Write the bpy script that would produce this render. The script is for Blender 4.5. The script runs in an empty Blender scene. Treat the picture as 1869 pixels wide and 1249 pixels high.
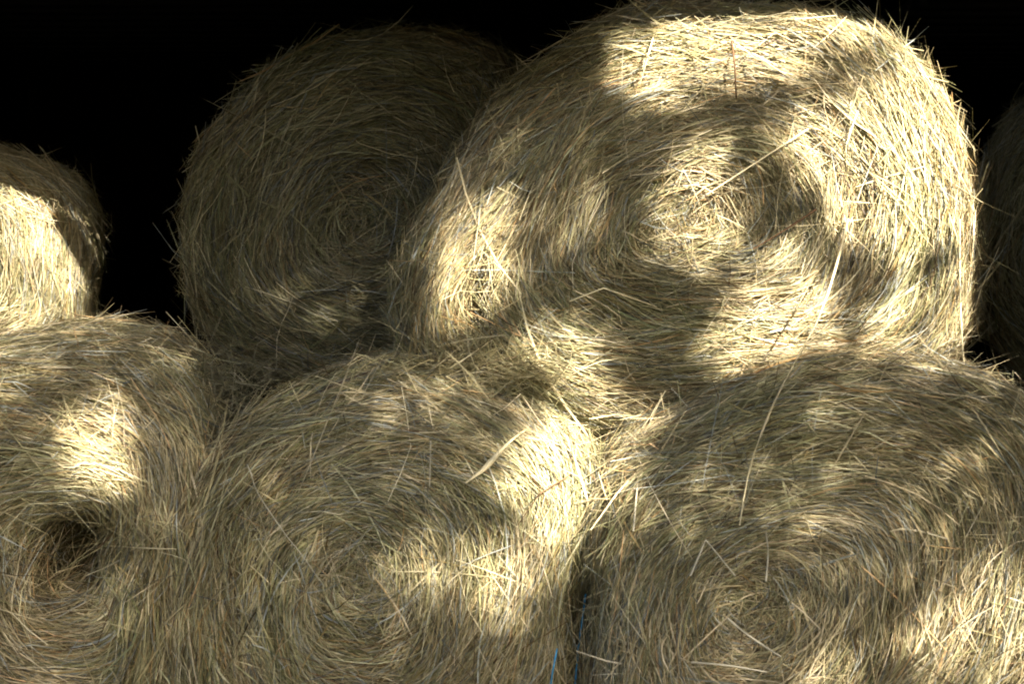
import bpy, math, random
import numpy as np
from mathutils import Vector, Matrix
from mathutils.bvhtree import BVHTree

R = math.radians
rng = np.random.default_rng(7)
random.seed(7)
sc = bpy.context.scene
COL = sc.collection

# ------------------------------------------------------------------ camera
CAM = np.array([0.0, 0.0, 1.5])
PITCH = R(4.93)
FPX = 1869 * 50.0 / 36.0
cd = bpy.data.cameras.new('camera')
cam = bpy.data.objects.new('camera', cd)
COL.objects.link(cam)
cam.location = CAM
cam.rotation_euler = (R(90) - PITCH, 0, 0)
cd.lens = 50
cd.sensor_width = 36
cd.clip_start = 0.05
cd.clip_end = 500
cd.dof.use_dof = True
cd.dof.focus_distance = 4.05
cd.dof.aperture_fstop = 3.2
sc.camera = cam

# ------------------------------------------------------------------ sun, sky, exposure
SUN_EL, SUN_AZ = R(31), R(27)                 # azimuth: to the right of straight behind the camera
TO_SUN = Vector((math.cos(SUN_EL) * math.sin(SUN_AZ), -math.cos(SUN_EL) * math.cos(SUN_AZ), math.sin(SUN_EL)))
sd = bpy.data.lights.new('sun', 'SUN')
sd.energy = 5.0
sd.angle = R(0.65)
sd.color = (1.0, 0.91, 0.79)
so = bpy.data.objects.new('sun', sd)
COL.objects.link(so)
so.rotation_euler = (-TO_SUN).to_track_quat('-Z', 'Y').to_euler()
so.location = TO_SUN * 30

w = bpy.data.worlds.new('World')
sc.world = w
w.use_nodes = True
nt = w.node_tree
nt.nodes.clear()
sky = nt.nodes.new('ShaderNodeTexSky')
sky.sky_type = 'NISHITA'
sky.sun_disc = False
sky.sun_elevation = SUN_EL
sky.sun_rotation = math.atan2(TO_SUN.x, TO_SUN.y)
sky.air_density = 1.0
sky.dust_density = 2.5
sky.ozone_density = 0.6
bg = nt.nodes.new('ShaderNodeBackground')
bg.inputs[1].default_value = 0.065
wo = nt.nodes.new('ShaderNodeOutputWorld')
nt.links.new(sky.outputs[0], bg.inputs[0])
nt.links.new(bg.outputs[0], wo.inputs[0])

sc.view_settings.view_transform = 'Standard'
sc.view_settings.look = 'None'
sc.view_settings.gamma = 1.0
sc.view_settings.exposure = 2.6
sc.cycles.max_bounces = 8
sc.cycles.diffuse_bounces = 3
sc.cycles.transmission_bounces = 4
sc.cycles.filter_width = 1.9


# ------------------------------------------------------------------ helpers
def ray_dir(px, py):
    """direction of the camera ray through a pixel of the 1869 x 1249 frame"""
    u = (np.asarray(px, float) - 934.5) / FPX
    v = (624.5 - np.asarray(py, float)) / FPX
    c, s = math.cos(PITCH), math.sin(PITCH)
    return np.stack([u, c + v * s, v * c - s], -1)


def on_plane(px, py, Y):
    d = ray_dir(px, py)
    return CAM + d * ((Y - CAM[1]) / d[..., 1:2])


def to_px(p):
    q = np.asarray(p, float) - CAM
    c, s = math.cos(PITCH), math.sin(PITCH)
    f = q[..., 1] * c - q[..., 2] * s
    up = q[..., 1] * s + q[..., 2] * c
    f = np.maximum(f, 1e-3)
    return 934.5 + FPX * q[..., 0] / f, 624.5 - FPX * up / f


def mesh_np(name, V, F, smooth=False):
    """V (n,3), F (m,k)"""
    me = bpy.data.meshes.new(name)
    V = np.ascontiguousarray(V, np.float32)
    F = np.ascontiguousarray(F, np.int32)
    m, k = F.shape
    me.vertices.add(len(V))
    me.vertices.foreach_set('co', V.ravel())
    me.loops.add(m * k)
    me.loops.foreach_set('vertex_index', F.ravel())
    me.polygons.add(m)
    me.polygons.foreach_set('loop_start', np.arange(0, m * k, k, dtype=np.int32))
    me.update(calc_edges=True)
    if smooth:
        me.polygons.foreach_set('use_smooth', np.ones(m, bool))
    return me


def link(name, me, mat=None, parent=None):
    o = bpy.data.objects.new(name, me)
    COL.objects.link(o)
    if mat is not None and me is not None and not me.materials:
        me.materials.append(mat)
    if parent is not None:
        o.parent = parent
    return o


def tag(o, label=None, cat=None, group=None, kind=None):
    if label: o['label'] = label
    if cat: o['category'] = cat
    if group: o['group'] = group
    if kind: o['kind'] = kind
    return o


def boxes(name, lst):
    V, F = [], []
    for (x0, y0, z0, x1, y1, z1) in lst:
        b = len(V)
        V += [(x0, y0, z0), (x1, y0, z0), (x1, y1, z0), (x0, y1, z0), (x0, y0, z1), (x1, y0, z1), (x1, y1, z1), (x0, y1, z1)]
        F += [(b, b + 3, b + 2, b + 1), (b + 4, b + 5, b + 6, b + 7), (b, b + 1, b + 5, b + 4), (b + 1, b + 2, b + 6, b + 5),
              (b + 2, b + 3, b + 7, b + 6), (b + 3, b, b + 4, b + 7)]
    return mesh_np(name, np.array(V), np.array(F))


def tube_geo(P, rad, sides=5):
    """tapered tube along a list of points"""
    P = np.asarray(P, float)
    n = len(P)
    T = np.gradient(P, axis=0)
    T /= np.linalg.norm(T, axis=1, keepdims=True) + 1e-9
    ref = np.array([0.31, 0.2, 0.93])
    A = np.cross(T, ref); A /= np.linalg.norm(A, axis=1, keepdims=True) + 1e-9
    B = np.cross(T, A)
    ang = np.arange(sides) * 2 * math.pi / sides
    rad = np.broadcast_to(np.asarray(rad, float), (n,))
    V = P[:, None] + rad[:, None, None] * (np.cos(ang)[None, :, None] * A[:, None] + np.sin(ang)[None, :, None] * B[:, None])
    V = V.reshape(-1, 3)
    F = []
    for i in range(n - 1):
        for j in range(sides):
            k = (j + 1) % sides
            F.append((i * sides + j, i * sides + k, (i + 1) * sides + k, (i + 1) * sides + j))
    return V, np.array(F)


def smooth_path(P, n=14):
    P = np.asarray(P, float)
    if len(P) < 3:
        t = np.linspace(0, 1, n)[:, None]
        return P[0] * (1 - t) + P[-1] * t
    out = []
    Q = np.vstack([2 * P[0] - P[1], P, 2 * P[-1] - P[-2]])
    seg = max(2, n // (len(P) - 1))
    for i in range(1, len(Q) - 2):
        for t in np.linspace(0, 1, seg, endpoint=False):
            a, b, c, d = Q[i - 1], Q[i], Q[i + 1], Q[i + 2]
            out.append(0.5 * (2 * b + (c - a) * t + (2 * a - 5 * b + 4 * c - d) * t * t + (3 * b - a - 3 * c + d) * t ** 3))
    out.append(P[-1])
    return np.array(out)


# ------------------------------------------------------------------ materials
def new_mat(name):
    m = bpy.data.materials.new(name)
    m.use_nodes = True
    n = m.node_tree
    n.nodes.clear()
    return m, n, n.nodes, n.links


def ramp(nodes, stops):
    r = nodes.new('ShaderNodeValToRGB')
    e = r.color_ramp.elements
    while len(e) < len(stops): e.new(0.5)
    for el, (p, c) in zip(e, stops):
        el.position = p
        el.color = (*c, 1)
    return r


HAY = [(0.0, (0.09, 0.060, 0.030)), (0.10, (0.19, 0.140, 0.075)), (0.25, (0.235, 0.232, 0.115)), (0.42, (0.36, 0.325, 0.17)),
       (0.62, (0.48, 0.415, 0.235)), (0.82, (0.61, 0.53, 0.325)), (1.0, (0.76, 0.68, 0.47))]


def straw_material(name, source):
    m, n, N, L = new_mat(name)
    if source == 'attr':
        a = N.new('ShaderNodeAttribute'); a.attribute_name = 'tint'
        colour = a.outputs['Color']
    else:
        a = N.new('ShaderNodeObjectInfo')
        mr = N.new('ShaderNodeMapRange')
        mr.inputs['To Min'].default_value = 0.38; mr.inputs['To Max'].default_value = 1.0
        L.new(a.outputs['Random'], mr.inputs['Value'])
        r = ramp(N, HAY)
        L.new(mr.outputs['Result'], r.inputs[0])
        colour = r.outputs[0]
    tc = N.new('ShaderNodeTexCoord')
    nz = N.new('ShaderNodeTexNoise'); nz.inputs['Scale'].default_value = 55; nz.inputs['Detail'].default_value = 3
    L.new(tc.outputs['Object'], nz.inputs['Vector'])
    mr2 = N.new('ShaderNodeMapRange')
    mr2.inputs['From Min'].default_value = 0.3; mr2.inputs['From Max'].default_value = 0.7
    mr2.inputs['To Min'].default_value = 0.72; mr2.inputs['To Max'].default_value = 1.15
    L.new(nz.outputs['Fac'], mr2.inputs['Value'])
    mx = N.new('ShaderNodeMix'); mx.data_type = 'RGBA'; mx.blend_type = 'MULTIPLY'; mx.inputs[0].default_value = 1
    L.new(colour, mx.inputs[6]); L.new(mr2.outputs[0], mx.inputs[7])
    p = N.new('ShaderNodeBsdfPrincipled')
    p.inputs['Roughness'].default_value = 0.48
    p.inputs['Specular IOR Level'].default_value = 0.35
    L.new(mx.outputs[2], p.inputs['Base Color'])
    t = N.new('ShaderNodeBsdfTranslucent')
    L.new(mx.outputs[2], t.inputs['Color'])
    ms = N.new('ShaderNodeMixShader'); ms.inputs[0].default_value = 0.06
    L.new(p.outputs[0], ms.inputs[1]); L.new(t.outputs[0], ms.inputs[2])
    o = N.new('ShaderNodeOutputMaterial')
    L.new(ms.outputs[0], o.inputs[0])
    return m


def plain(name, stops, scale=8.0, rough=0.9, stretch=(1, 1, 1), bump=0.3):
    m, n, N, L = new_mat(name)
    tc = N.new('ShaderNodeTexCoord')
    mp = N.new('ShaderNodeMapping'); mp.inputs['Scale'].default_value = stretch
    L.new(tc.outputs['Object'], mp.inputs['Vector'])
    nz = N.new('ShaderNodeTexNoise'); nz.inputs['Scale'].default_value = scale; nz.inputs['Detail'].default_value = 8
    L.new(mp.outputs[0], nz.inputs['Vector'])
    k = len(stops)
    r = ramp(N, [(0.3 + 0.4 * i / max(1, k - 1), c) for i, c in enumerate(stops)])
    L.new(nz.outputs['Fac'], r.inputs[0])
    p = N.new('ShaderNodeBsdfPrincipled')
    p.inputs['Roughness'].default_value = rough
    p.inputs['Specular IOR Level'].default_value = 0.2
    L.new(r.outputs[0], p.inputs['Base Color'])
    b = N.new('ShaderNodeBump'); b.inputs['Strength'].default_value = bump; b.inputs['Distance'].default_value = 0.01
    L.new(nz.outputs['Fac'], b.inputs['Height']); L.new(b.outputs[0], p.inputs['Normal'])
    o = N.new('ShaderNodeOutputMaterial')
    L.new(p.outputs[0], o.inputs[0])
    return m


M_STRAW = straw_material('straw_fibre', 'attr')
M_STALK = straw_material('straw_stalk_fibre', 'object')
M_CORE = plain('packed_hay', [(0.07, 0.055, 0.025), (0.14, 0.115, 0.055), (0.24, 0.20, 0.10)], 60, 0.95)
M_TWINE = plain('blue_twine', [(0.05, 0.24, 0.48), (0.10, 0.40, 0.66)], 120, 0.5)
M_GREEN = plain('green_blade', [(0.06, 0.11, 0.02), (0.12, 0.19, 0.04)], 30, 0.5)
M_BROWN = plain('brown_stem', [(0.10, 0.055, 0.028), (0.20, 0.12, 0.06)], 40, 0.7)
M_PALE = plain('pale_stem', [(0.62, 0.52, 0.30), (0.76, 0.66, 0.42)], 40, 0.5)
M_GREY = plain('grey_pale_stem', [(0.42, 0.38, 0.28), (0.56, 0.51, 0.38)], 40, 0.6)
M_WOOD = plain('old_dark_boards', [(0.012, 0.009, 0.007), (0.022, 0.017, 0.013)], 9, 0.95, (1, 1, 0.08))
M_GROUND = plain('dry_yard', [(0.032, 0.034, 0.02), (0.05, 0.05, 0.032), (0.07, 0.066, 0.046)], 3, 0.98)
M_BARK = plain('bark', [(0.05, 0.035, 0.022), (0.12, 0.09, 0.06)], 14, 0.95, (1, 1, 0.2))
M_LEAF = plain('leaf', [(0.03, 0.06, 0.015), (0.07, 0.11, 0.03)], 4, 0.6)

# ------------------------------------------------------------------ ground and barn
g = link('ground', mesh_np('ground', np.array([(-80, -80, 0), (80, -80, 0), (80, 80, 0), (-80, 80, 0)]), np.array([(0, 1, 2, 3)])), M_GROUND)
tag(g, kind='structure')

EAVE_Y, EAVE_Z = 2.70, 2.86
barn = bpy.data.objects.new('barn', None); COL.objects.link(barn); barn.location = (0, 6, 0)
tag(barn, 'unlit black barn interior behind the stacked hay bales', 'barn')


def barn_part(name, lst, **k):
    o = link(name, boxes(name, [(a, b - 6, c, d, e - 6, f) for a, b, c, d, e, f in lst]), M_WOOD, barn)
    return tag(o, **k)


pl = []
x = -6.0
while x < 6.0:
    pl.append((x, 11.0 + 0.012 * random.random(), 0, x + 0.237, 11.05, 5.6)); x += 0.24
pl.append((-6.0, 11.053, 0, 6.0, 11.1, 5.6))
barn_part('back_wall', pl, kind='stuff')
for X in (-6.0, 6.0):
    y = EAVE_Y + 0.3
    pl = []
    while y < 11.0:
        pl.append((X - 0.02, y, 0, X + 0.02 + 0.01 * random.random(), y + 0.237, 4.2)); y += 0.24
    pl.append((X - 0.06 if X < 0 else X + 0.035, EAVE_Y + 0.3, 0, X - 0.023 if X < 0 else X + 0.07, 11.0, 4.2))
    barn_part('side_wall', pl, kind='stuff')
V = np.array([(-6.4, EAVE_Y - 6, EAVE_Z), (6.4, EAVE_Y - 6, EAVE_Z), (6.4, 5.4, EAVE_Z + 1.15), (-6.4, 5.4, EAVE_Z + 1.15)])
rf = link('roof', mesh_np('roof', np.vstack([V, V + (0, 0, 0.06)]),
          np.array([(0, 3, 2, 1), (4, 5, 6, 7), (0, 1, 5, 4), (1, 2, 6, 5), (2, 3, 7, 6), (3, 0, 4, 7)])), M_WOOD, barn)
# decks added out of view over both stack ends to shade the bales
lf = []
for X0, X1, Y0, Zd in ((-6.0, 0.08, 3.45, 2.35), (1.42, 6.0, 3.95, 2.24)):
    y = Y0
    while y < 8.0:
        lf.append((X0, y, Zd, X1, y + 0.197, Zd + 0.04)); y += 0.2
barn_part('shade_deck', lf, kind='stuff')
fv = np.array([(-0.874, 2.345), (-0.67, 2.055), (0.08, 2.055), (0.08, 2.345)])
fv = np.array([(x_, y_ - 6, z_) for y_ in (3.40, 3.447) for x_, z_ in fv])
link('shade_board', mesh_np('shade_board', fv, np.array([(0, 1, 2, 3), (7, 6, 5, 4), (0, 4, 5, 1), (1, 5, 6, 2), (2, 6, 7, 3), (3, 7, 4, 0)])), M_WOOD, barn)  # added board, cut to darken the bale behind and slant its cast shadow
lf = []
x = 1.75
while x < 6.0:
    lf.append((x, 2.95, 0, x + 0.197, 2.985, EAVE_Z + 0.1)); x += 0.2
barn_part('side_screen', lf, kind='stuff')  # boards added out of view to keep skylight off the right bale
lf = []
x = -1.95
while x > -6.0:
    lf.append((x, 2.95, 0, x + 0.197, 2.985, EAVE_Z + 0.1)); x -= 0.2
barn_part('side_screen', lf, kind='stuff')  # matching boards added on the left to cut skylight there
for X in (-5.9, 5.75):
    barn_part('post', [(X, EAVE_Y + 0.1, 0, X + 0.15, EAVE_Y + 0.25, EAVE_Z + 0.01)])


# leafy screen added out of view behind the camera to block the low sky
NH = 30000
hx = rng.uniform(-16, 16, NH); hz = rng.uniform(0, 1, NH) ** 0.8
hy = rng.normal(0, 0.45, NH)
hh = 5.1 + 0.5 * np.sin(hx * 1.3) + 0.35 * np.sin(hx * 3.1 + 1) + rng.normal(0, 0.12, NH)
hp = np.stack([hx, hy, hz * hh], -1)
d1 = rng.normal(0, 1, (NH, 3)); d1 /= np.linalg.norm(d1, axis=1, keepdims=True)
d2 = np.cross(d1, rng.normal(0, 1, (NH, 3))); d2 /= np.linalg.norm(d2, axis=1, keepdims=True)
hw = rng.uniform(0.07, 0.15, NH)[:, None]
V = np.stack([hp - d1 * hw, hp + d2 * hw * 0.7, hp + d1 * hw, hp - d2 * hw * 0.7], 1).reshape(-1, 3)
V[:, 2] = np.maximum(V[:, 2], 0.0)
sky_screen = bpy.data.objects.new('sky_screen', None); COL.objects.link(sky_screen); sky_screen.location = (0, -9.5, 0)
tag(sky_screen, 'tall leafy screen added behind the camera to block the low sky', 'sky_screen')
tag(link('foliage', mesh_np('foliage', V, np.arange(NH * 4).reshape(-1, 4)), M_LEAF, sky_screen), kind='stuff')
Vs, Fs, o_ = [], [], 0
for x in np.arange(-15.5, 15.6, 1.0):
    a, f = tube_geo(smooth_path([(x, 0, 0), (x + rng.normal(0, .1), rng.normal(0, .1), 1.6), (x + rng.normal(0, .3), rng.normal(0, .2), 3.6)], 8), np.linspace(0.06, 0.02, 9), 5)
    Vs.append(a); Fs.append(f + o_); o_ += len(a)
link('stems', mesh_np('stems', np.vstack(Vs), np.vstack(Fs), True), M_BARK, sky_screen)

# ------------------------------------------------------------------ bales
def grid_noise(seed, rows, cols):
    return np.random.default_rng(seed).uniform(-1, 1, (rows, cols))


def gsample(G, u, v):
    """smooth lookup, u along rows, v along columns (periodic in both)"""
    r, c = G.shape
    u0 = np.floor(u).astype(int); v0 = np.floor(v).astype(int)
    fu = u - u0; fv = v - v0
    fu = fu * fu * (3 - 2 * fu); fv = fv * fv * (3 - 2 * fv)
    a = G[u0 % r, v0 % c]; b = G[(u0 + 1) % r, v0 % c]; cc = G[u0 % r, (v0 + 1) % c]; d = G[(u0 + 1) % r, (v0 + 1) % c]
    return (a * (1 - fu) + b * fu) * (1 - fv) + (cc * (1 - fu) + d * fu) * fv


class Bale:
    def __init__(self, centre, outline, Y, length=1.15, corner=0.2, bulge=0.05, dimple=0.03, yaw=0.0, seed=1, rough=1.0, pits=(), green=0.15, tone=(1, 0.94, 0.90)):
        self.green, self.tone = green, tone
        self.C = on_plane(*centre, Y)
        pts = np.array([on_plane(*p, Y + corner * 0.6 + bulge) for p in outline])
        dx = pts[:, 0] - self.C[0]; dz = pts[:, 2] - self.C[2]
        th = np.arctan2(dz, dx); rr = np.hypot(dx, dz)
        o = np.argsort(th); th, rr = th[o], rr[o]
        tt = np.linspace(-math.pi, math.pi, 361)[:-1]
        tab = np.interp(tt, np.r_[th - 2 * math.pi, th, th + 2 * math.pi], np.r_[rr, rr, rr])
        k = np.exp(-0.5 * (np.arange(-24, 25) / 5.0) ** 2); k /= k.sum()
        self.tab = np.convolve(np.r_[tab[-24:], tab, tab[:24]], k, 'valid')
        self.Rm = self.tab.mean()
        self.corner, self.bulge, self.dimple, self.length, self.rough = corner, bulge, dimple, length, rough
        self.q = corner / self.Rm
        self.yaw = yaw
        self.pits = [(on_plane(p[0], p[1], Y + 0.03), p[2], p[3], p[4]) for p in pits]
        self.G1 = grid_noise(seed, 64, 13)      # rolled layers
        self.G2 = grid_noise(seed + 1, 64, 7)   # lumps
        self.G3 = grid_noise(seed + 2, 64, 17)  # lie of the straw
        self.G4 = grid_noise(seed + 3, 64, 19)  # tint
        ss = np.linspace(0, 3.6, 400)
        r, d = self.prof(ss)
        self.ss = ss
        self.Ltab = np.r_[0, np.cumsum(np.hypot(np.diff(r) * self.Rm, np.diff(d)))]

    def prof(self, s):
        q, b, c = self.q, self.bulge, self.corner
        side = self.length - c * 2 - b
        a = np.clip(s - 1, 0, 1) * math.pi / 2
        a2 = np.clip(s - 3, 0, 1) * math.pi / 2
        rho = np.where(s < 1, s * (1 - q), (1 - q) + q * np.sin(a))
        d = np.where(s < 1, b * s * s, b + c * (1 - np.cos(a)))
        m = np.clip(s - 2, 0, 1)
        d = d + m * side + c * np.sin(a2)
        rho = rho + 0.03 * np.sin(m * math.pi) - q * (1 - np.cos(a2))
        return rho, d

    def L(self, s): return np.interp(s, self.ss, self.Ltab)
    def S(self, L): return np.interp(L, self.Ltab, self.ss)
    def Rt(self, th): return np.interp(np.mod(th + math.pi, 2 * math.pi), np.linspace(0, 2 * math.pi, 361), np.r_[self.tab, self.tab[0]])

    def P0(self, s, th):
        rho, d = self.prof(s)
        r = self.Rt(th) * rho
        x, y, z = r * np.cos(th), d, r * np.sin(th)
        c, sn = math.cos(self.yaw), math.sin(self.yaw)
        return np.stack([self.C[0] + x * c - y * sn, self.C[1] + x * sn + y * c, self.C[2] + z], -1)

    def H(self, s, th):
        L = self.L(s)
        v = (th / (2 * math.pi)) % 1.0
        warp = gsample(self.G2, L / 0.3 + 20, v * 7) * 0.7
        h = 0.021 * gsample(self.G1, L / 0.042 + warp, v * 13)
        h += 0.012 * gsample(self.G1, L / 0.021 + 31 + warp, v * 26)
        h += 0.036 * gsample(self.G2, L / 0.2, v * 7)
        fade = np.clip(L / 0.18, 0.15, 1)
        h = h * fade * self.rough - self.dimple * np.exp(-(L / 0.12) ** 2)
        if self.pits:
            p = self.P0(s, th)
            for c, rx, rz, dep in self.pits:
                h = h - dep * np.exp(-((p[..., 0] - c[0]) / rx) ** 2 - ((p[..., 2] - c[2]) / rz) ** 2)
        return h

    def frame(self, s, th):
        e = 1e-3
        ps = (self.P0(s + e, th) - self.P0(s - e, th)) / (2 * e)
        pt = (self.P0(s, th + e) - self.P0(s, th - e)) / (2 * e)
        n = np.cross(ps, pt)
        n /= np.linalg.norm(n, axis=-1, keepdims=True) + 1e-12
        return ps, pt, n

    def P(self, s, th, off=0.0):
        s = np.maximum(s, 0.02)
        _, _, n = self.frame(s, th)
        return self.P0(s, th) + n * (self.H(s, th) + off)[..., None]

    # ---- packed core
    def core(self):
        S = np.r_[np.linspace(0.03, 1, 34), np.linspace(1, 2, 14)[1:], np.linspace(2, 3, 12)[1:], np.linspace(3, 3.6, 5)[1:]]
        T = np.linspace(-math.pi, math.pi, 145)[:-1]
        s, t = np.meshgrid(S, T, indexing='ij')
        V = self.P(s.ravel(), t.ravel(), np.full(s.size, -0.028))
        ns, ntn = len(S), len(T)
        i, j = np.meshgrid(np.arange(ns - 1), np.arange(ntn), indexing='ij')
        k = (j + 1) % ntn
        F = np.stack([i * ntn + j, (i + 1) * ntn + j, (i + 1) * ntn + k, i * ntn + k], -1).reshape(-1, 4)
        # close the middle of both ends with a small fan of quads
        c0 = V[:ntn].mean(0); c1 = V[-ntn:].mean(0)
        V = np.vstack([V, c0, c1])
        a = len(V) - 2
        jj = np.arange(0, ntn, 2)
        F0 = np.stack([np.full(len(jj), a), jj, (jj + 1) % ntn, (jj + 2) % ntn], -1)
        base = (ns - 1) * ntn
        F1 = np.stack([np.full(len(jj), a + 1), base + (jj + 2) % ntn, base + (jj + 1) % ntn, base + jj], -1)
        return V, np.vstack([F, F0, F1])

    # ---- where straws lie
    def sample(self, n, rg, smax=2.6, edge=False):
        Lm = self.L(smax)
        L = rg.uniform(0.005, Lm, n * 6); th = rg.uniform(-math.pi, math.pi, n * 6)
        s = self.S(L)
        wgt = self.prof(s)[0] * self.Rt(th) / self.Rm
        wgt = wgt * np.where(s > 2, np.clip(1.0 - (s - 2) * 1.1, 0.25, 1), 1)
        keep = rg.random(n * 6) < wgt / 1.6
        s, th = s[keep][:n], th[keep][:n]
        return s, th

    def straws(self, n, rg, top=False):
        s, th = self.sample(n, rg)
        n = len(s)
        rho, _ = self.prof(s)
        Lr = self.L(s)
        v = (th / (2 * math.pi)) % 1
        a = 0.06 + 0.42 * gsample(self.G3, Lr / 0.11, v * 17) + rg.normal(0, 0.13, n)
        u = rg.random(n)
        wild = u < (0.11 if top else 0.06)
        a = np.where(wild, rg.normal(0, 0.9, n), a)
        inner = np.exp(-(Lr / 0.15) ** 2)
        a = a + inner * rg.normal(0, 0.9, n)
        flip = rg.random(n) < 0.5
        a = np.where(flip, a + math.pi, a)
        ln = np.clip(rg.lognormal(math.log(0.22), 0.42, n), 0.05, 0.5)
        ln = np.where(rg.random(n) < 0.14, ln * 0.25, ln)
        ln = np.minimum(ln, 0.10 + 0.9 * rho * self.Rm)
        off = rg.triangular(-0.002, 0.002, 0.018, n) if top else rg.triangular(-0.034, -0.008, 0.004, n)
        K = 5 if top else 4
        t = np.linspace(-0.5, 0.5, K)[None] * ln[:, None]
        ps, pt, nn = self.frame(np.maximum(s, 0.05), th)
        lps = np.linalg.norm(ps, axis=-1); lpt = np.linalg.norm(pt, axis=-1) + 1e-6
        dths = np.cos(a)[:, None] * t / np.maximum(lpt, 0.06)[:, None]
        dss = np.sin(a)[:, None] * t / lps[:, None]
        X = self.P((np.abs(s[:, None] + dss)).ravel(), (th[:, None] + dths).ravel(), np.repeat(off, K)).reshape(n, K, 3)
        T = (np.cos(a) / lpt)[:, None] * pt + (np.sin(a) / lps)[:, None] * ps
        T /= np.linalg.norm(T, axis=-1, keepdims=True)
        c0 = (0.5 * (X[:, K // 2] + X[:, (K - 1) // 2]))[:, None]
        straight = c0 + T[:, None] * t[..., None]
        stiff = np.where(wild, rg.uniform(0.5, 1.0, n), rg.uniform(0.2, 0.8, n) if top else rg.uniform(0.05, 0.5, n))
        pit = np.zeros(n)
        p = self.P0(s, th)
        for c, rx, rz, dep in self.pits:
            pit = np.maximum(pit, np.exp(-((p[:, 0] - c[0]) / rx) ** 2 - ((p[:, 2] - c[2]) / rz) ** 2))
        stiff = (stiff * (1 - 0.8 * pit))[:, None, None]
        X = X * (1 - stiff) + straight * stiff
        q = (t / ln[:, None])
        side = np.cross(nn, T)
        lift = rg.normal(0, 0.012, n) + np.where(wild, np.abs(rg.normal(0, 0.02, n)), 0)
        tip = rg.normal(0, 0.03, n) * np.where(rg.random(n) < 0.12, 1.4, 0.35)
        X += nn[:, None] * (lift[:, None] * 4 * q * q + tip[:, None] * q)[..., None]
        X += side[:, None] * (rg.normal(0, 0.008, n)[:, None] * 4 * q * q)[..., None]
        kink = np.where(rg.random(n) < 0.16, rg.normal(0, 0.32, n), 0) * ln
        X += side[:, None] * (kink[:, None] * np.abs(q))[..., None]
        D = np.gradient(X, axis=1)
        D /= np.linalg.norm(D, axis=-1, keepdims=True) + 1e-9
        nb = np.cross(D, nn[:, None]); nb /= np.linalg.norm(nb, axis=-1, keepdims=True) + 1e-9
        up = np.cross(nb, D)
        roll = rg.normal(0, 0.75, n)
        W = nb * np.cos(roll)[:, None, None] + up * np.sin(roll)[:, None, None]
        wd = np.clip(rg.lognormal(math.log(0.0019 if top else 0.0016), 0.45, n), 0.0008, 0.0065)
        tp = np.array([0.55, 1, 1, 0.9, 0.35] if top else [0.55, 1, 0.95, 0.4])
        hw = (wd[:, None] * tp[None] * 0.5)[..., None]
        V = np.stack([X - W * hw, X + W * hw], 2).reshape(-1, 3)
        b = (np.arange(n) * K * 2)[:, None] + (np.arange(K - 1) * 2)[None]
        F = np.stack([b, b + 1, b + 3, b + 2], -1).reshape(-1, 4)
        # colour: tan straw, olive hay, grey weathered blades, rusty stems, in patches
        tint = (0.60 if top else 0.52) + 0.22 * gsample(self.G4, Lr / 0.07 + 9, v * 19) + rg.normal(0, 0.25, n)
        tint = np.where(rg.random(n) < 0.08, rg.uniform(0, 0.2, n), tint)
        pos = np.array([h[0] for h in HAY]); pal = np.array([h[1] for h in HAY])
        col = np.stack([np.interp(np.clip(tint, 0, 1), pos, pal[:, i]) for i in range(3)], -1)
        green = np.clip(self.green + 0.8 * gsample(self.G4, Lr / 0.13 + 40, v * 19) + rg.normal(0, 0.5, n), 0, 1)
        col *= 1 + green[:, None] * np.array([-0.22, -0.09, -0.20])
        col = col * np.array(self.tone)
        hue = rg.random(n)
        col = np.where((hue < 0.13)[:, None], col.mean(1, keepdims=True) * np.array([0.92, 0.96, 0.84]), col)
        col = np.where((hue > 0.93)[:, None], col * np.array([1.0, 0.78, 0.62]), col)
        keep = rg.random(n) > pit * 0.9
        kk = np.repeat(keep, K * 2)
        V = V[kk]; col = col[keep]; n = int(keep.sum())
        b = (np.arange(n) * K * 2)[:, None] + (np.arange(K - 1) * 2)[None]
        F = np.stack([b, b + 1, b + 3, b + 2], -1).reshape(-1, 4)
        col = np.concatenate([col, np.ones((n, 1))], 1)
        return V, F, np.repeat(col, K * 2, axis=0)


# one set of loose stalks, shared by every bale
STALKS = []
for i in range(14):
    rg = np.random.default_rng(100 + i)
    ln = [0.14, 0.18, 0.2, 0.22, 0.25, 0.28, 0.3, 0.34, 0.38, 0.24, 0.2, 0.3, 0.17, 0.26][i]
    t = np.linspace(-0.5, 0.5, 5)
    bend = rg.normal(0, 0.05)
    P = np.stack([t * ln, bend * ln * 4 * t * t + rg.normal(0, 0.004, 5), 0.06 * ln * 4 * t * t * rg.normal(0, 1) + rg.normal(0, 0.002, 5)], -1)
    if i % 4 == 3:                                           # a kinked one
        P[3:, 1] += (t[3:] - t[2]) * ln * rg.choice([-0.6, 0.6])
    rr = rg.uniform(0.0010, 0.0017)
    Vt, Ft = tube_geo(P, rr * np.array([0.8, 1, 1, 0.9, 0.5]), 3)
    me = mesh_np('straw', Vt, Ft, True)
    me.materials.append(M_STALK)
    STALKS.append(me)

BALES = []


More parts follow.
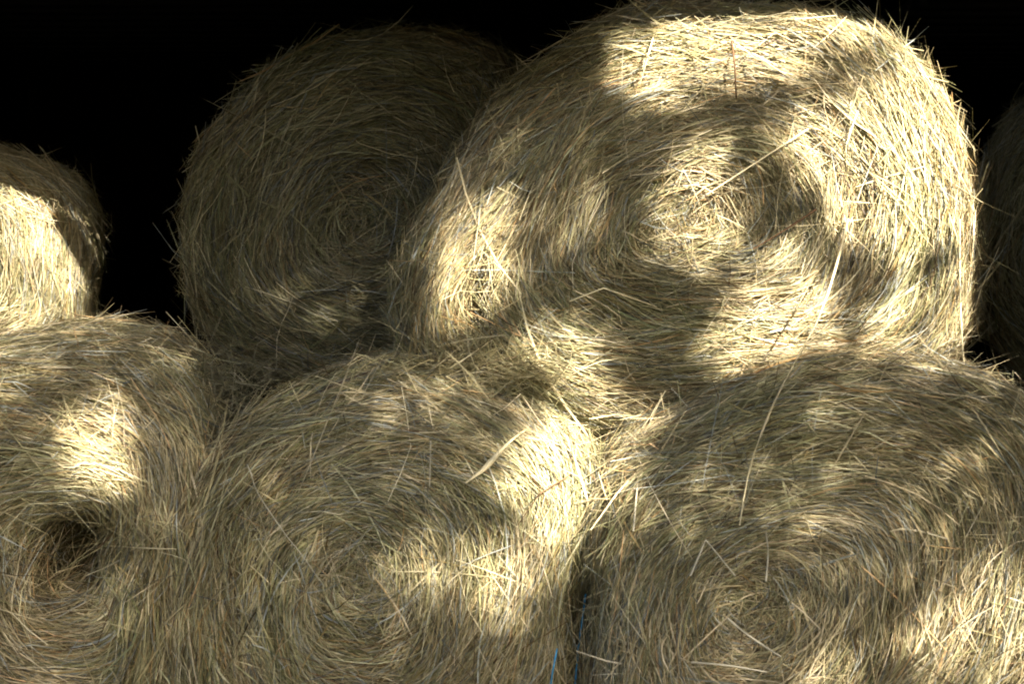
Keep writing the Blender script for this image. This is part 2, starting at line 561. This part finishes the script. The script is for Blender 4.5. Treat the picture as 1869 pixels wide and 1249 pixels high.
def make_bale(spec, label, n_straw, n_loose, seed):
    b = Bale(seed=seed, **spec)
    rg = np.random.default_rng(seed * 13 + 5)
    root = bpy.data.objects.new('hay_bale', None)
    COL.objects.link(root)
    zmin = max(0.0, b.C[2] - b.Rt(np.array([-math.pi / 2]))[0])
    base = np.array([b.C[0], b.C[1] + b.length / 2, zmin])
    root.location = base
    tag(root, label, 'hay bale', 'round hay bales in the stack')
    V, F = b.core()
    b.cV, b.cF = V, F
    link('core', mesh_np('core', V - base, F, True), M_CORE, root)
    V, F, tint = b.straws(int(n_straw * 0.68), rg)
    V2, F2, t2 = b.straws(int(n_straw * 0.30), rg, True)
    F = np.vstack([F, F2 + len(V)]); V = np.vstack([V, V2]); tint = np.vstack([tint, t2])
    V[:, 2] = np.maximum(V[:, 2], 0.003)
    me = mesh_np('straw_mass', V - base, F)
    at = me.attributes.new('tint', 'FLOAT_COLOR', 'POINT')
    at.data.foreach_set('color', tint.ravel().astype(np.float32))
    tag(link('straw_mass', me, M_STRAW, root), kind='stuff')
    # loose stalks that stand proud of the rest
    s, th = b.sample(n_loose, rg, 2.35)
    ps, pt, nn = b.frame(np.maximum(s, 0.05), th)
    a = np.where(rg.random(len(s)) < 0.3, rg.normal(0, 0.8, len(s)), rg.normal(0.05, 0.25, len(s)))
    X = b.P(s, th, rg.uniform(0.004, 0.016, len(s)))
    for k in range(len(s)):
        T = math.cos(a[k]) * pt[k] / np.linalg.norm(pt[k]) + math.sin(a[k]) * ps[k] / np.linalg.norm(ps[k])
        if rg.random() < 0.5: T = -T
        T = T + nn[k] * (abs(rg.normal(0, 0.10)) + (0.35 * rg.random() if rg.random() < 0.12 else 0))
        T = Vector(T).normalized()
        n = Vector(nn[k]); B = n.cross(T).normalized(); n2 = T.cross(B)
        M = Matrix((T, B, n2)).transposed().to_4x4()
        o = bpy.data.objects.new('straw', STALKS[int(rg.integers(len(STALKS)))])
        COL.objects.link(o)
        o.parent = root
        f = rg.uniform(0.7, 1.15)
        o.matrix_local = Matrix.Translation(Vector(X[k] - base) + n * 0.0) @ M @ Matrix.Diagonal((f, f, f, 1))
    BALES.append(b)
    return root


A_BIG = make_bale(dict(centre=(1255, 400), Y=3.86, corner=0.18, bulge=0.05, dimple=0.02, yaw=R(-2), pits=[(862, 600, 0.05, 0.13, 0.2), (1180, 470, 0.03, 0.14, 0.05)],
    outline=[(1150, 40), (1050, 98), (950, 160), (880, 230), (825, 330), (768, 440), (718, 550), (735, 640), (840, 715), (980, 765), (1110, 785),
             (1250, 775), (1400, 735), (1550, 710), (1700, 690), (1752, 640), (1770, 500), (1772, 340), (1738, 220), (1680, 110), (1600, 52),
             (1500, 26), (1320, 18)]),
    'largest hay bale, sunlit on its right side, upper right on the stack', 80000, 290, 11)
A_MID = make_bale(dict(centre=(655, 405), Y=4.42, corner=0.15, bulge=0.04, dimple=0.05, yaw=R(3), green=0.3, tone=(0.60, 0.58, 0.53), pits=[(660, 315, 0.2, 0.03, 0.05), (590, 400, 0.03, 0.12, 0.04)],  # tone darkened over the whole bale to deepen its shade
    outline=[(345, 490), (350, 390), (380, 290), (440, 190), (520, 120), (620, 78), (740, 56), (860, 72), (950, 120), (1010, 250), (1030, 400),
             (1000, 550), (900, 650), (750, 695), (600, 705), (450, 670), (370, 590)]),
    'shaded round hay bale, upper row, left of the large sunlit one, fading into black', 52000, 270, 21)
A_LOWMID = make_bale(dict(centre=(645, 1040), Y=3.62, corner=0.14, bulge=0.05, dimple=0.02, yaw=R(2), green=0.25, tone=(0.96, 0.90, 0.86), pits=[(1085, 1130, 0.055, 0.15, 0.16)],
    outline=[(360, 910), (395, 850), (450, 795), (560, 738), (700, 695), (850, 695), (960, 742), (1060, 810), (1125, 900), (1120, 1000),
             (1095, 1120), (1080, 1250), (1000, 1400), (850, 1480), (640, 1500), (450, 1470), (365, 1380), (345, 1200), (345, 1050)]),
    'lower middle hay bale with a bright patch of sun on its right shoulder', 70000, 290, 31)
A_LOWRIGHT = make_bale(dict(centre=(1335, 1120), Y=3.54, corner=0.15, bulge=0.05, dimple=0.02, yaw=R(3), green=0.2, tone=(0.96, 0.90, 0.88), pits=[(1095, 1130, 0.05, 0.14, 0.10)],
    outline=[(1072, 1180), (1088, 1040), (1110, 940), (1160, 850), (1270, 780), (1400, 725), (1510, 692), (1650, 690), (1780, 700), (1900, 728),
             (1990, 850), (1985, 1100), (1960, 1300), (1880, 1450), (1700, 1540), (1400, 1555), (1200, 1530), (1110, 1440), (1085, 1300)]),
    'lower right hay bale, nearest the camera, with blue twine at its left', 70000, 290, 41)
A_LOWLEFT = make_bale(dict(centre=(125, 1000), Y=3.62, corner=0.15, bulge=0.05, dimple=0.04, yaw=R(6), pits=[(130, 1045, 0.10, 0.12, 0.55), (60, 985, 0.06, 0.03, 0.06)],
    outline=[(-60, 680), (60, 648), (200, 640), (300, 672), (372, 745), (402, 840), (385, 960), (355, 1100), (345, 1250), (330, 1380), (230, 1470),
             (50, 1490), (-150, 1440), (-260, 1300), (-300, 1100), (-270, 900), (-190, 740)]),
    'lower left hay bale with a dark hollow at its core', 54000, 280, 51)
A_LEFT = make_bale(dict(centre=(-110, 430), Y=4.5, corner=0.12, bulge=0.04, dimple=0.03, yaw=R(17),
    outline=[(-110, 268), (0, 288), (70, 304), (130, 330), (165, 375), (170, 450), (170, 560), (165, 640), (60, 700), (-110, 700), (-300, 660), (-390, 520), (-400, 380),
             (-330, 260), (-220, 200)]),
    'partly cut off hay bale at the left edge, sunlit against black', 22000, 200, 61)
A_RIGHT = make_bale(dict(centre=(2040, 440), Y=4.75, corner=0.15, bulge=0.04, dimple=0.03, yaw=R(-18),
    outline=[(1770, 480), (1775, 380), (1800, 270), (1860, 190), (1960, 140), (2080, 130), (2200, 180), (2290, 300), (2310, 450), (2270, 600), (2160, 690),
             (2000, 710), (1860, 690), (1790, 600)]),
    'dark bluish hay bale in deep shade at the right edge', 14000, 150, 71)

# what the bales look like to a ray: used to lay loose stems on them and to grow the tree's gaps
Vb, Fb, o_ = [], [], 0
for b in BALES:
    Vb.append(b.cV); Fb.append(b.cF + o_); o_ += len(b.cV)
BV = BVHTree.FromPolygons([tuple(v) for v in np.vstack(Vb)], [tuple(f) for f in np.vstack(Fb).tolist()])


def hit_px(px, py, off):
    d = Vector(ray_dir(px, py)).normalized()
    h = BV.ray_cast(Vector(CAM), d)
    p = h[0] if h[0] is not None else Vector(CAM) + d * (3.95 / d.y)
    return p, p - d * off


def stem(name, pts, label, cat, rad, mat, off=0.035, kink=False, taper=0.55, parent=None, group=None, head=False):
    P = []
    for q in pts:
        o = (q[2] if len(q) > 2 else off) + 0.03
        P.append(np.array(hit_px(q[0], q[1], o)[1]))
    P = np.array(P)
    path = P if kink else smooth_path(P, 16)
    if kink:
        path = np.vstack([np.linspace(P[i], P[i + 1], 4, endpoint=False) for i in range(len(P) - 1)] + [P[-1:]])
    c = path.mean(0)
    rr = rad * np.linspace(1, taper, len(path))
    if head:
        rr = rad * (0.8 + 1.6 * np.exp(-((np.linspace(0, 1, len(path)) - 0.68) / 0.16) ** 2))
    V, F = tube_geo(path - c, rr, 6)
    o = link(name, mesh_np(name, V, F, True), mat)
    o.location = c
    if parent is not None:
        bpy.context.view_layer.update()
        o.parent = parent
        o.location = Vector(c) - parent.location
        o['label'] = label
    else:
        tag(o, label, cat, group)
    return o




def tuft(centre, Y, size, n, seed, label, tone):
    # a handful of loose tangled hay fallen into a crevice
    rg = np.random.default_rng(seed)
    C = on_plane(*centre, Y)
    p = rg.normal(0, 0.5, (n, 3)) * np.array(size)
    d = rg.normal(0, 1, (n, 3)) * np.array([1.0, 0.6, 0.7]); d /= np.linalg.norm(d, axis=1, keepdims=True)
    ln = rg.uniform(0.05, 0.22, n)
    t = np.linspace(-0.5, 0.5, 4)
    bend = rg.normal(0, 0.03, (n, 3))
    X = p[:, None] + d[:, None] * (t[None] * ln[:, None])[..., None] + bend[:, None] * (4 * t * t)[None, :, None]
    W = np.cross(d, rg.normal(0, 1, (n, 3))); W /= np.linalg.norm(W, axis=1, keepdims=True)
    hw = rg.uniform(0.0006, 0.0018, n)[:, None, None] * np.array([0.6, 1, 1, 0.4])[None, :, None]
    V = np.stack([X - W[:, None] * hw, X + W[:, None] * hw], 2).reshape(-1, 3)
    b = (np.arange(n) * 8)[:, None] + (np.arange(3) * 2)[None]
    F = np.stack([b, b + 1, b + 3, b + 2], -1).reshape(-1, 4)
    pos = np.array([h[0] for h in HAY]); pal = np.array([h[1] for h in HAY])
    tt = np.clip(rg.normal(0.5, 0.25, n), 0, 1)
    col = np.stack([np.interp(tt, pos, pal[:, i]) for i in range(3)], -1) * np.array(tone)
    me = mesh_np('loose_hay', V, F)
    at = me.attributes.new('tint', 'FLOAT_COLOR', 'POINT')
    at.data.foreach_set('color', np.repeat(np.concatenate([col, np.ones((n, 1))], 1), 8, axis=0).astype(np.float32).ravel())
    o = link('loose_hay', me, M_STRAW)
    o.location = C
    tag(o, label, 'hay', 'loose hay caught between the bales')


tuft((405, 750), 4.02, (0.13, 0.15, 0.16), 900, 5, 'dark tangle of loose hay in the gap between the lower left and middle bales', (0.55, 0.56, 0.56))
tuft((860, 672), 3.86, (0.24, 0.10, 0.05), 700, 6, 'pale loose hay caught along the top of the lower middle bale', (1, 0.97, 0.9))
LG = 'loose stems lying on the bales'
stem('long_stalk', [(1548, 400, 0.04), (1525, 490, 0.11), (1490, 590, 0.24), (1430, 700, 0.12), (1390, 790), (1365, 870), (1350, 960)],
     'very long pale grass stem hanging over the two right bales', 'stem', 0.0036, M_PALE, 0.075, group=LG)
stem('straw_stalk', [(1752, 400), (1752, 520), (1756, 620), (1762, 690)],
     'straight pale straw hanging down the right edge of the largest bale', 'stem', 0.0026, M_PALE, 0.05, taper=0.9, group=LG)
stem('straw_stalk', [(1535, 722), (1608, 688), (1695, 692)],
     'bent greyish straw on top of the lower right bale', 'stem', 0.0026, M_GREY, 0.04, kink=True, taper=0.8, group=LG)
stem('straw_stalk', [(1040, 550), (1102, 526), (1198, 560)],
     'shallow tent-shaped bent straw below the left side of the largest bale', 'stem', 0.0024, M_PALE, 0.05, kink=True, taper=0.8, group=LG)
stem('straw_stalk', [(1170, 805), (1163, 890), (1156, 970)],
     'upright pale straw on the left shoulder of the lower right bale', 'stem', 0.0026, M_GREY, 0.045, taper=0.9, group=LG)
stem('straw_stalk', [(1198, 48), (1183, 100), (1168, 152)],
     'leaning straw crossing the sunlit top of the largest bale, left one', 'stem', 0.0026, M_PALE, 0.05, taper=0.8, group=LG)
stem('straw_stalk', [(1330, 42), (1340, 110), (1344, 180)],
     'brown upright stem crossing the sunlit top of the largest bale', 'stem', 0.003, M_BROWN, 0.05, taper=0.7, group=LG)
stem('dry_stem', [(1490, 382), (1440, 415), (1375, 455)],
     'dark brown stem pointing out of the middle of the largest bale', 'stem', 0.0034, M_BROWN, 0.05, taper=0.6, group=LG)
stem('straw_stalk', [(1475, 235), (1390, 290), (1290, 355)],
     'long pale straw slanting across the largest bale above its sunlit core', 'stem', 0.0024, M_PALE, 0.05, taper=0.8, group=LG)
stem('seed_stalk', [(1002, 768), (960, 785), (922, 815), (885, 855), (850, 882)],
     'curved feathery grass head at the edge of the bright sun patch', 'stem', 0.0034, M_PALE, 0.055, head=True, group=LG)
stem('dry_stem', [(1040, 868), (985, 902), (965, 930), (945, 960)],
     'thin dark bent twig lying in the bright sun patch', 'stem', 0.0018, M_BROWN, 0.05, kink=True, group=LG)
stem('straw_stalk', [(1260, 1052), (1288, 986), (1342, 1052)],
     'sharp tent-shaped bent straw on the lower right bale', 'stem', 0.0024, M_GREY, 0.05, kink=True, taper=0.8, group=LG)
stem('straw_stalk', [(1328, 1130), (1365, 1160), (1425, 1200)],
     'thick greyish straw slanting down beside the core of the lower right bale', 'stem', 0.0034, M_GREY, 0.045, taper=0.8, group=LG)
stem('straw_stalk', [(1262, 1210), (1330, 1216), (1400, 1228)],
     'level greyish straw under the core of the lower right bale', 'stem', 0.003, M_GREY, 0.045, taper=0.8, group=LG)
stem('straw_stalk', [(1398, 972), (1402, 1010), (1398, 1062)],
     'short upright straw high above the core of the lower right bale', 'stem', 0.0024, M_GREY, 0.045, taper=0.9, group=LG)
stem('straw_stalk', [(195, 997), (260, 1001), (322, 1003)],
     'level pale straw beside the dark hollow of the lower left bale', 'stem', 0.0018, M_PALE, 0.04, taper=0.8, group=LG)
stem('straw_stalk', [(786, 805), (785, 850), (784, 890)],
     'thin upright straw above the middle of the lower middle bale', 'stem', 0.0015, M_GREY, 0.04, taper=0.9, group=LG)
stem('long_stalk', [(415, 805), (452, 850), (470, 900), (520, 975), (548, 1010), (592, 1072)],
     'long thin wavy stem down the left of the lower middle bale', 'stem', 0.0019, M_GREY, 0.04, group=LG)
stem('straw_wisp', [(412, 796), (424, 776), (452, 772), (478, 757), (512, 760), (540, 768)],
     'pale curled wisp where the lower left and middle bales meet', 'stem', 0.003, M_GREY, 0.06, group=LG)
stem('green_stalk', [(408, 752), (430, 744), (455, 732)],
     'short green blade in the dark gap between the lower left bales', 'stem', 0.003, M_GREEN, 0.06, group=LG)
stem('straw_stalk', [(775, 640), (845, 622), (918, 612)],
     'pale straw bridging the dark cleft above the lower middle bale', 'stem', 0.0024, M_PALE, 0.06, taper=0.8, group=LG)
stem('straw_stalk', [(985, 1235), (1025, 1150), (1040, 1080)],
     'long pale straw leaning in the shadow beside the blue twine', 'stem', 0.0024, M_PALE, 0.06, taper=0.8, group=LG)
stem('twine', [(1069, 1085), (1063, 1130), (1056, 1180), (1048, 1270)], 'blue plastic baling twine', None, 0.0028, M_TWINE, 0.2, taper=1, parent=A_LOWRIGHT)
stem('twine', [(1017, 1185), (1010, 1220), (1003, 1265)], 'short end of blue plastic baling twine', None, 0.0024, M_TWINE, 0.15, taper=1, parent=A_LOWRIGHT)

# ------------------------------------------------------------------ the tree outside, whose gaps let the sun through
GAPS = [  # (light let through, outline)
    (1.0, [(1115, 95), (1250, 62), (1400, 48), (1540, 20), (1625, 60), (1590, 115), (1470, 140), (1340, 172), (1190, 195), (1112, 165)]),
    (1.0, [(1560, 195), (1640, 60), (1720, 130), (1800, 240), (1800, 480), (1700, 478), (1580, 482), (1520, 440), (1455, 375), (1395, 290), (1410, 225)]),
    (0.62, [(1640, 520), (1720, 480), (1800, 470), (1800, 700), (1540, 660), (1580, 570)]),
    (0.85, [(1330, 560), (1440, 510), (1500, 560), (1500, 640), (1380, 690), (1290, 690), (1290, 620)]),
    (0.78, [(1178, 330), (1230, 275), (1300, 290), (1330, 400), (1340, 500), (1270, 510), (1190, 480)]),
    (0.45, [(1330, 480), (1420, 440), (1470, 500), (1440, 545), (1340, 560)]),
    (0.85, [(840, 395), (915, 410), (925, 500), (890, 600), (780, 625), (705, 590), (735, 520), (805, 460)]),
    (0.35, [(990, 400), (1085, 390), (1090, 480), (1000, 480)]),
    (0.8, [(930, 620), (1060, 620), (1085, 680), (1060, 740), (1000, 745), (950, 690)]),
    (1.0, [(990, 778), (1062, 765), (1085, 850), (1125, 915), (1135, 970), (1055, 985), (1015, 1045), (965, 990), (905, 900), (920, 820)]),
    (0.58, [(700, 1010), (770, 1000), (810, 1050), (780, 1090), (710, 1070)]),
    (0.8, [(835, 1000), (930, 1000), (980, 1060), (930, 1140), (870, 1130), (830, 1070)]),
    (0.16, [(600, 720), (760, 680), (920, 690), (930, 760), (780, 780), (640, 780)]),
    (0.95, [(150, 775), (205, 738), (228, 785), (228, 880), (185, 920), (130, 895), (100, 850)]),
    (0.8, [(-60, 330), (30, 335), (105, 355), (150, 410), (200, 470), (200, 580), (110, 560), (60, 480), (-60, 460)]),
    (0.55, [(-60, 455), (60, 470), (110, 560), (200, 560), (200, 620), (-60, 620)]),
    (0.6, [(-20, 250), (40, 255), (45, 285), (-20, 290)]),
    (0.4, [(-20, 590), (70, 590), (90, 680), (40, 760), (-20, 780)]),
    (0.6, [(1660, 1120), (1760, 1050), (1900, 1030), (1900, 1260), (1700, 1260), (1640, 1200)]),
    (0.4, [(1440, 1200), (1560, 1190), (1600, 1260), (1430, 1260)]),
    (0.07, [(1350, 740), (1550, 690), (1900, 720), (1900, 1260), (1250, 1260), (1180, 1000), (1230, 850)]),
    (0.05, [(420, 800), (600, 700), (880, 690), (900, 1000), (800, 1240), (380, 1250), (370, 950)]),
    (0.06, [(-20, 600), (330, 610), (380, 900), (330, 1250), (-20, 1260)]),
    (0.09, [(400, 520), (690, 530), (700, 640), (460, 640)]),
    (0.05, [(850, 250), (1100, 200), (1150, 400), (1050, 600), (900, 500)]),
    (0.14, [(1350, 850), (1650, 800), (1800, 880), (1700, 1000), (1400, 980)]),
]


def poly_soft(px, py, poly, soft=12.0):
    poly = np.array(poly, float)
    inside = np.zeros(len(px), bool)
    dist = np.full(len(px), 1e9)
    n = len(poly)
    for i in range(n):
        a, b = poly[i], poly[(i + 1) % n]
        c = (a[1] > py) != (b[1] > py)
        xi = a[0] + (py - a[1]) / (b[1] - a[1] + 1e-9) * (b[0] - a[0])
        inside ^= c & (px < xi)
        ab = b - a
        t = np.clip(((px - a[0]) * ab[0] + (py - a[1]) * ab[1]) / (ab @ ab), 0, 1)
        dist = np.minimum(dist, np.hypot(px - a[0] - t * ab[0], py - a[1] - t * ab[1]))
    sdv = np.where(inside, dist, -dist)
    return 1 / (1 + np.exp(-sdv / soft))


def light_at(px, py):
    v = np.full(len(px), 0.004)
    for val, poly in GAPS:
        v = np.maximum(v, (val if val > 0.93 else val ** 1.35) * poly_soft(px, py, poly))
    return v


S_ = np.array(TO_SUN)
A_ = np.cross(S_, (0, 0, 1)); A_ /= np.linalg.norm(A_)
B_ = np.cross(A_, S_)
MID = np.array([0.05, 3.9, 1.25])
NL = 120000
NA = 24000
uu = np.r_[rng.uniform(-2.3, 2.3, NL), rng.uniform(-3.6, 3.6, NA)]; vv = np.r_[rng.uniform(-1.55, 1.45, NL), rng.uniform(-1.4, 3.2, NA)]
NL += NA
dd = rng.triangular(5.0, 5.6, 6.8, NL)
LP = MID + A_ * uu[:, None] + B_ * vv[:, None] + S_ * dd[:, None]
HP = np.full((NL, 3), np.nan)
down = Vector(-S_)
for i in range(NL):
    h = BV.ray_cast(Vector(LP[i]), down)
    if h[0] is not None:
        HP[i] = h[0]
ok = ~np.isnan(HP[:, 0])
px, py = to_px(np.where(ok[:, None], HP, MID))
v = light_at(px, py)
LEAF_LEN, LEAF_WID = 0.042, 0.028
cover = (NL - NA) * LEAF_LEN * LEAF_WID * 0.42 / (4.6 * 3.0)
keepp = np.minimum(1.0, -np.log(np.clip(v, 1e-4, 0.9999)) / cover)
keepp = np.where(v > 0.93, 0.0, keepp)
keep = (~ok) | (rng.random(NL) < keepp)
LP = LP[keep]
nL = len(LP)
# each leaf: a folded pointed blade of four faces
d1 = rng.normal(0, 1, (nL, 3)); d1 /= np.linalg.norm(d1, axis=1, keepdims=True)
d1[:, 2] -= 0.3
nrm = S_ + rng.normal(0, 0.55, (nL, 3)); nrm /= np.linalg.norm(nrm, axis=1, keepdims=True)
d2 = np.cross(nrm, d1); d2 /= np.linalg.norm(d2, axis=1, keepdims=True)
d1 = np.cross(d2, nrm)
sz = (rng.uniform(0.75, 1.2, nL) * np.where(v[keep] < 0.012, 1.5, 1.0))[:, None]
l, wv = LEAF_LEN * sz * 0.5, LEAF_WID * sz * 0.5
V = np.stack([LP - d1 * l, LP - d1 * l * 0.2 + d2 * wv + nrm * wv * 0.3, LP + d1 * l, LP - d1 * l * 0.2 - d2 * wv + nrm * wv * 0.3], 1).reshape(-1, 3)
b = np.arange(nL) * 4
F = np.vstack([np.stack([b, b + 1, b + 2], -1), np.stack([b, b + 2, b + 3], -1)])
tree = bpy.data.objects.new('tree', None); COL.objects.link(tree)
tbase = Vector((4.6, -1.6, 0)); tree.location = tbase
tag(tree, 'leafy tree standing outside the barn, its branches shading the bales', 'tree')
tag(link('crown', mesh_np('crown', V - np.array(tbase), F), M_LEAF, tree), kind='stuff')
cc = MID + S_ * 5.6
Vs, Fs, o_ = [], [], 0


def limb(P, r0, r1):
    global o_
    path = smooth_path(P, 14)
    a, f = tube_geo(path, np.linspace(r0, r1, len(path)), 8)
    Vs.append(a); Fs.append(f + o_); o_ += len(a)


tb = np.array(tbase)
limb([tb + (0, 0, -0.1), tb + (-0.05, 0.05, 1.3), tb + (0.1, 0.1, 2.6), tb + (0.0, 0.3, 4.2), tb + (-0.2, 0.3, 5.8)], 0.2, 0.06)
link('trunk', mesh_np('trunk', np.vstack(Vs) - tb, np.vstack(Fs), True), M_BARK, tree)

print('tris', sum(len(m.polygons) * 2 for m in bpy.data.meshes), 'straw tris', sum(len(o.data.polygons) for o in sc.objects if o.type == 'MESH' and o.name.startswith('straw_mass')) * 2, 'leaves', nL, 'cover', cover)
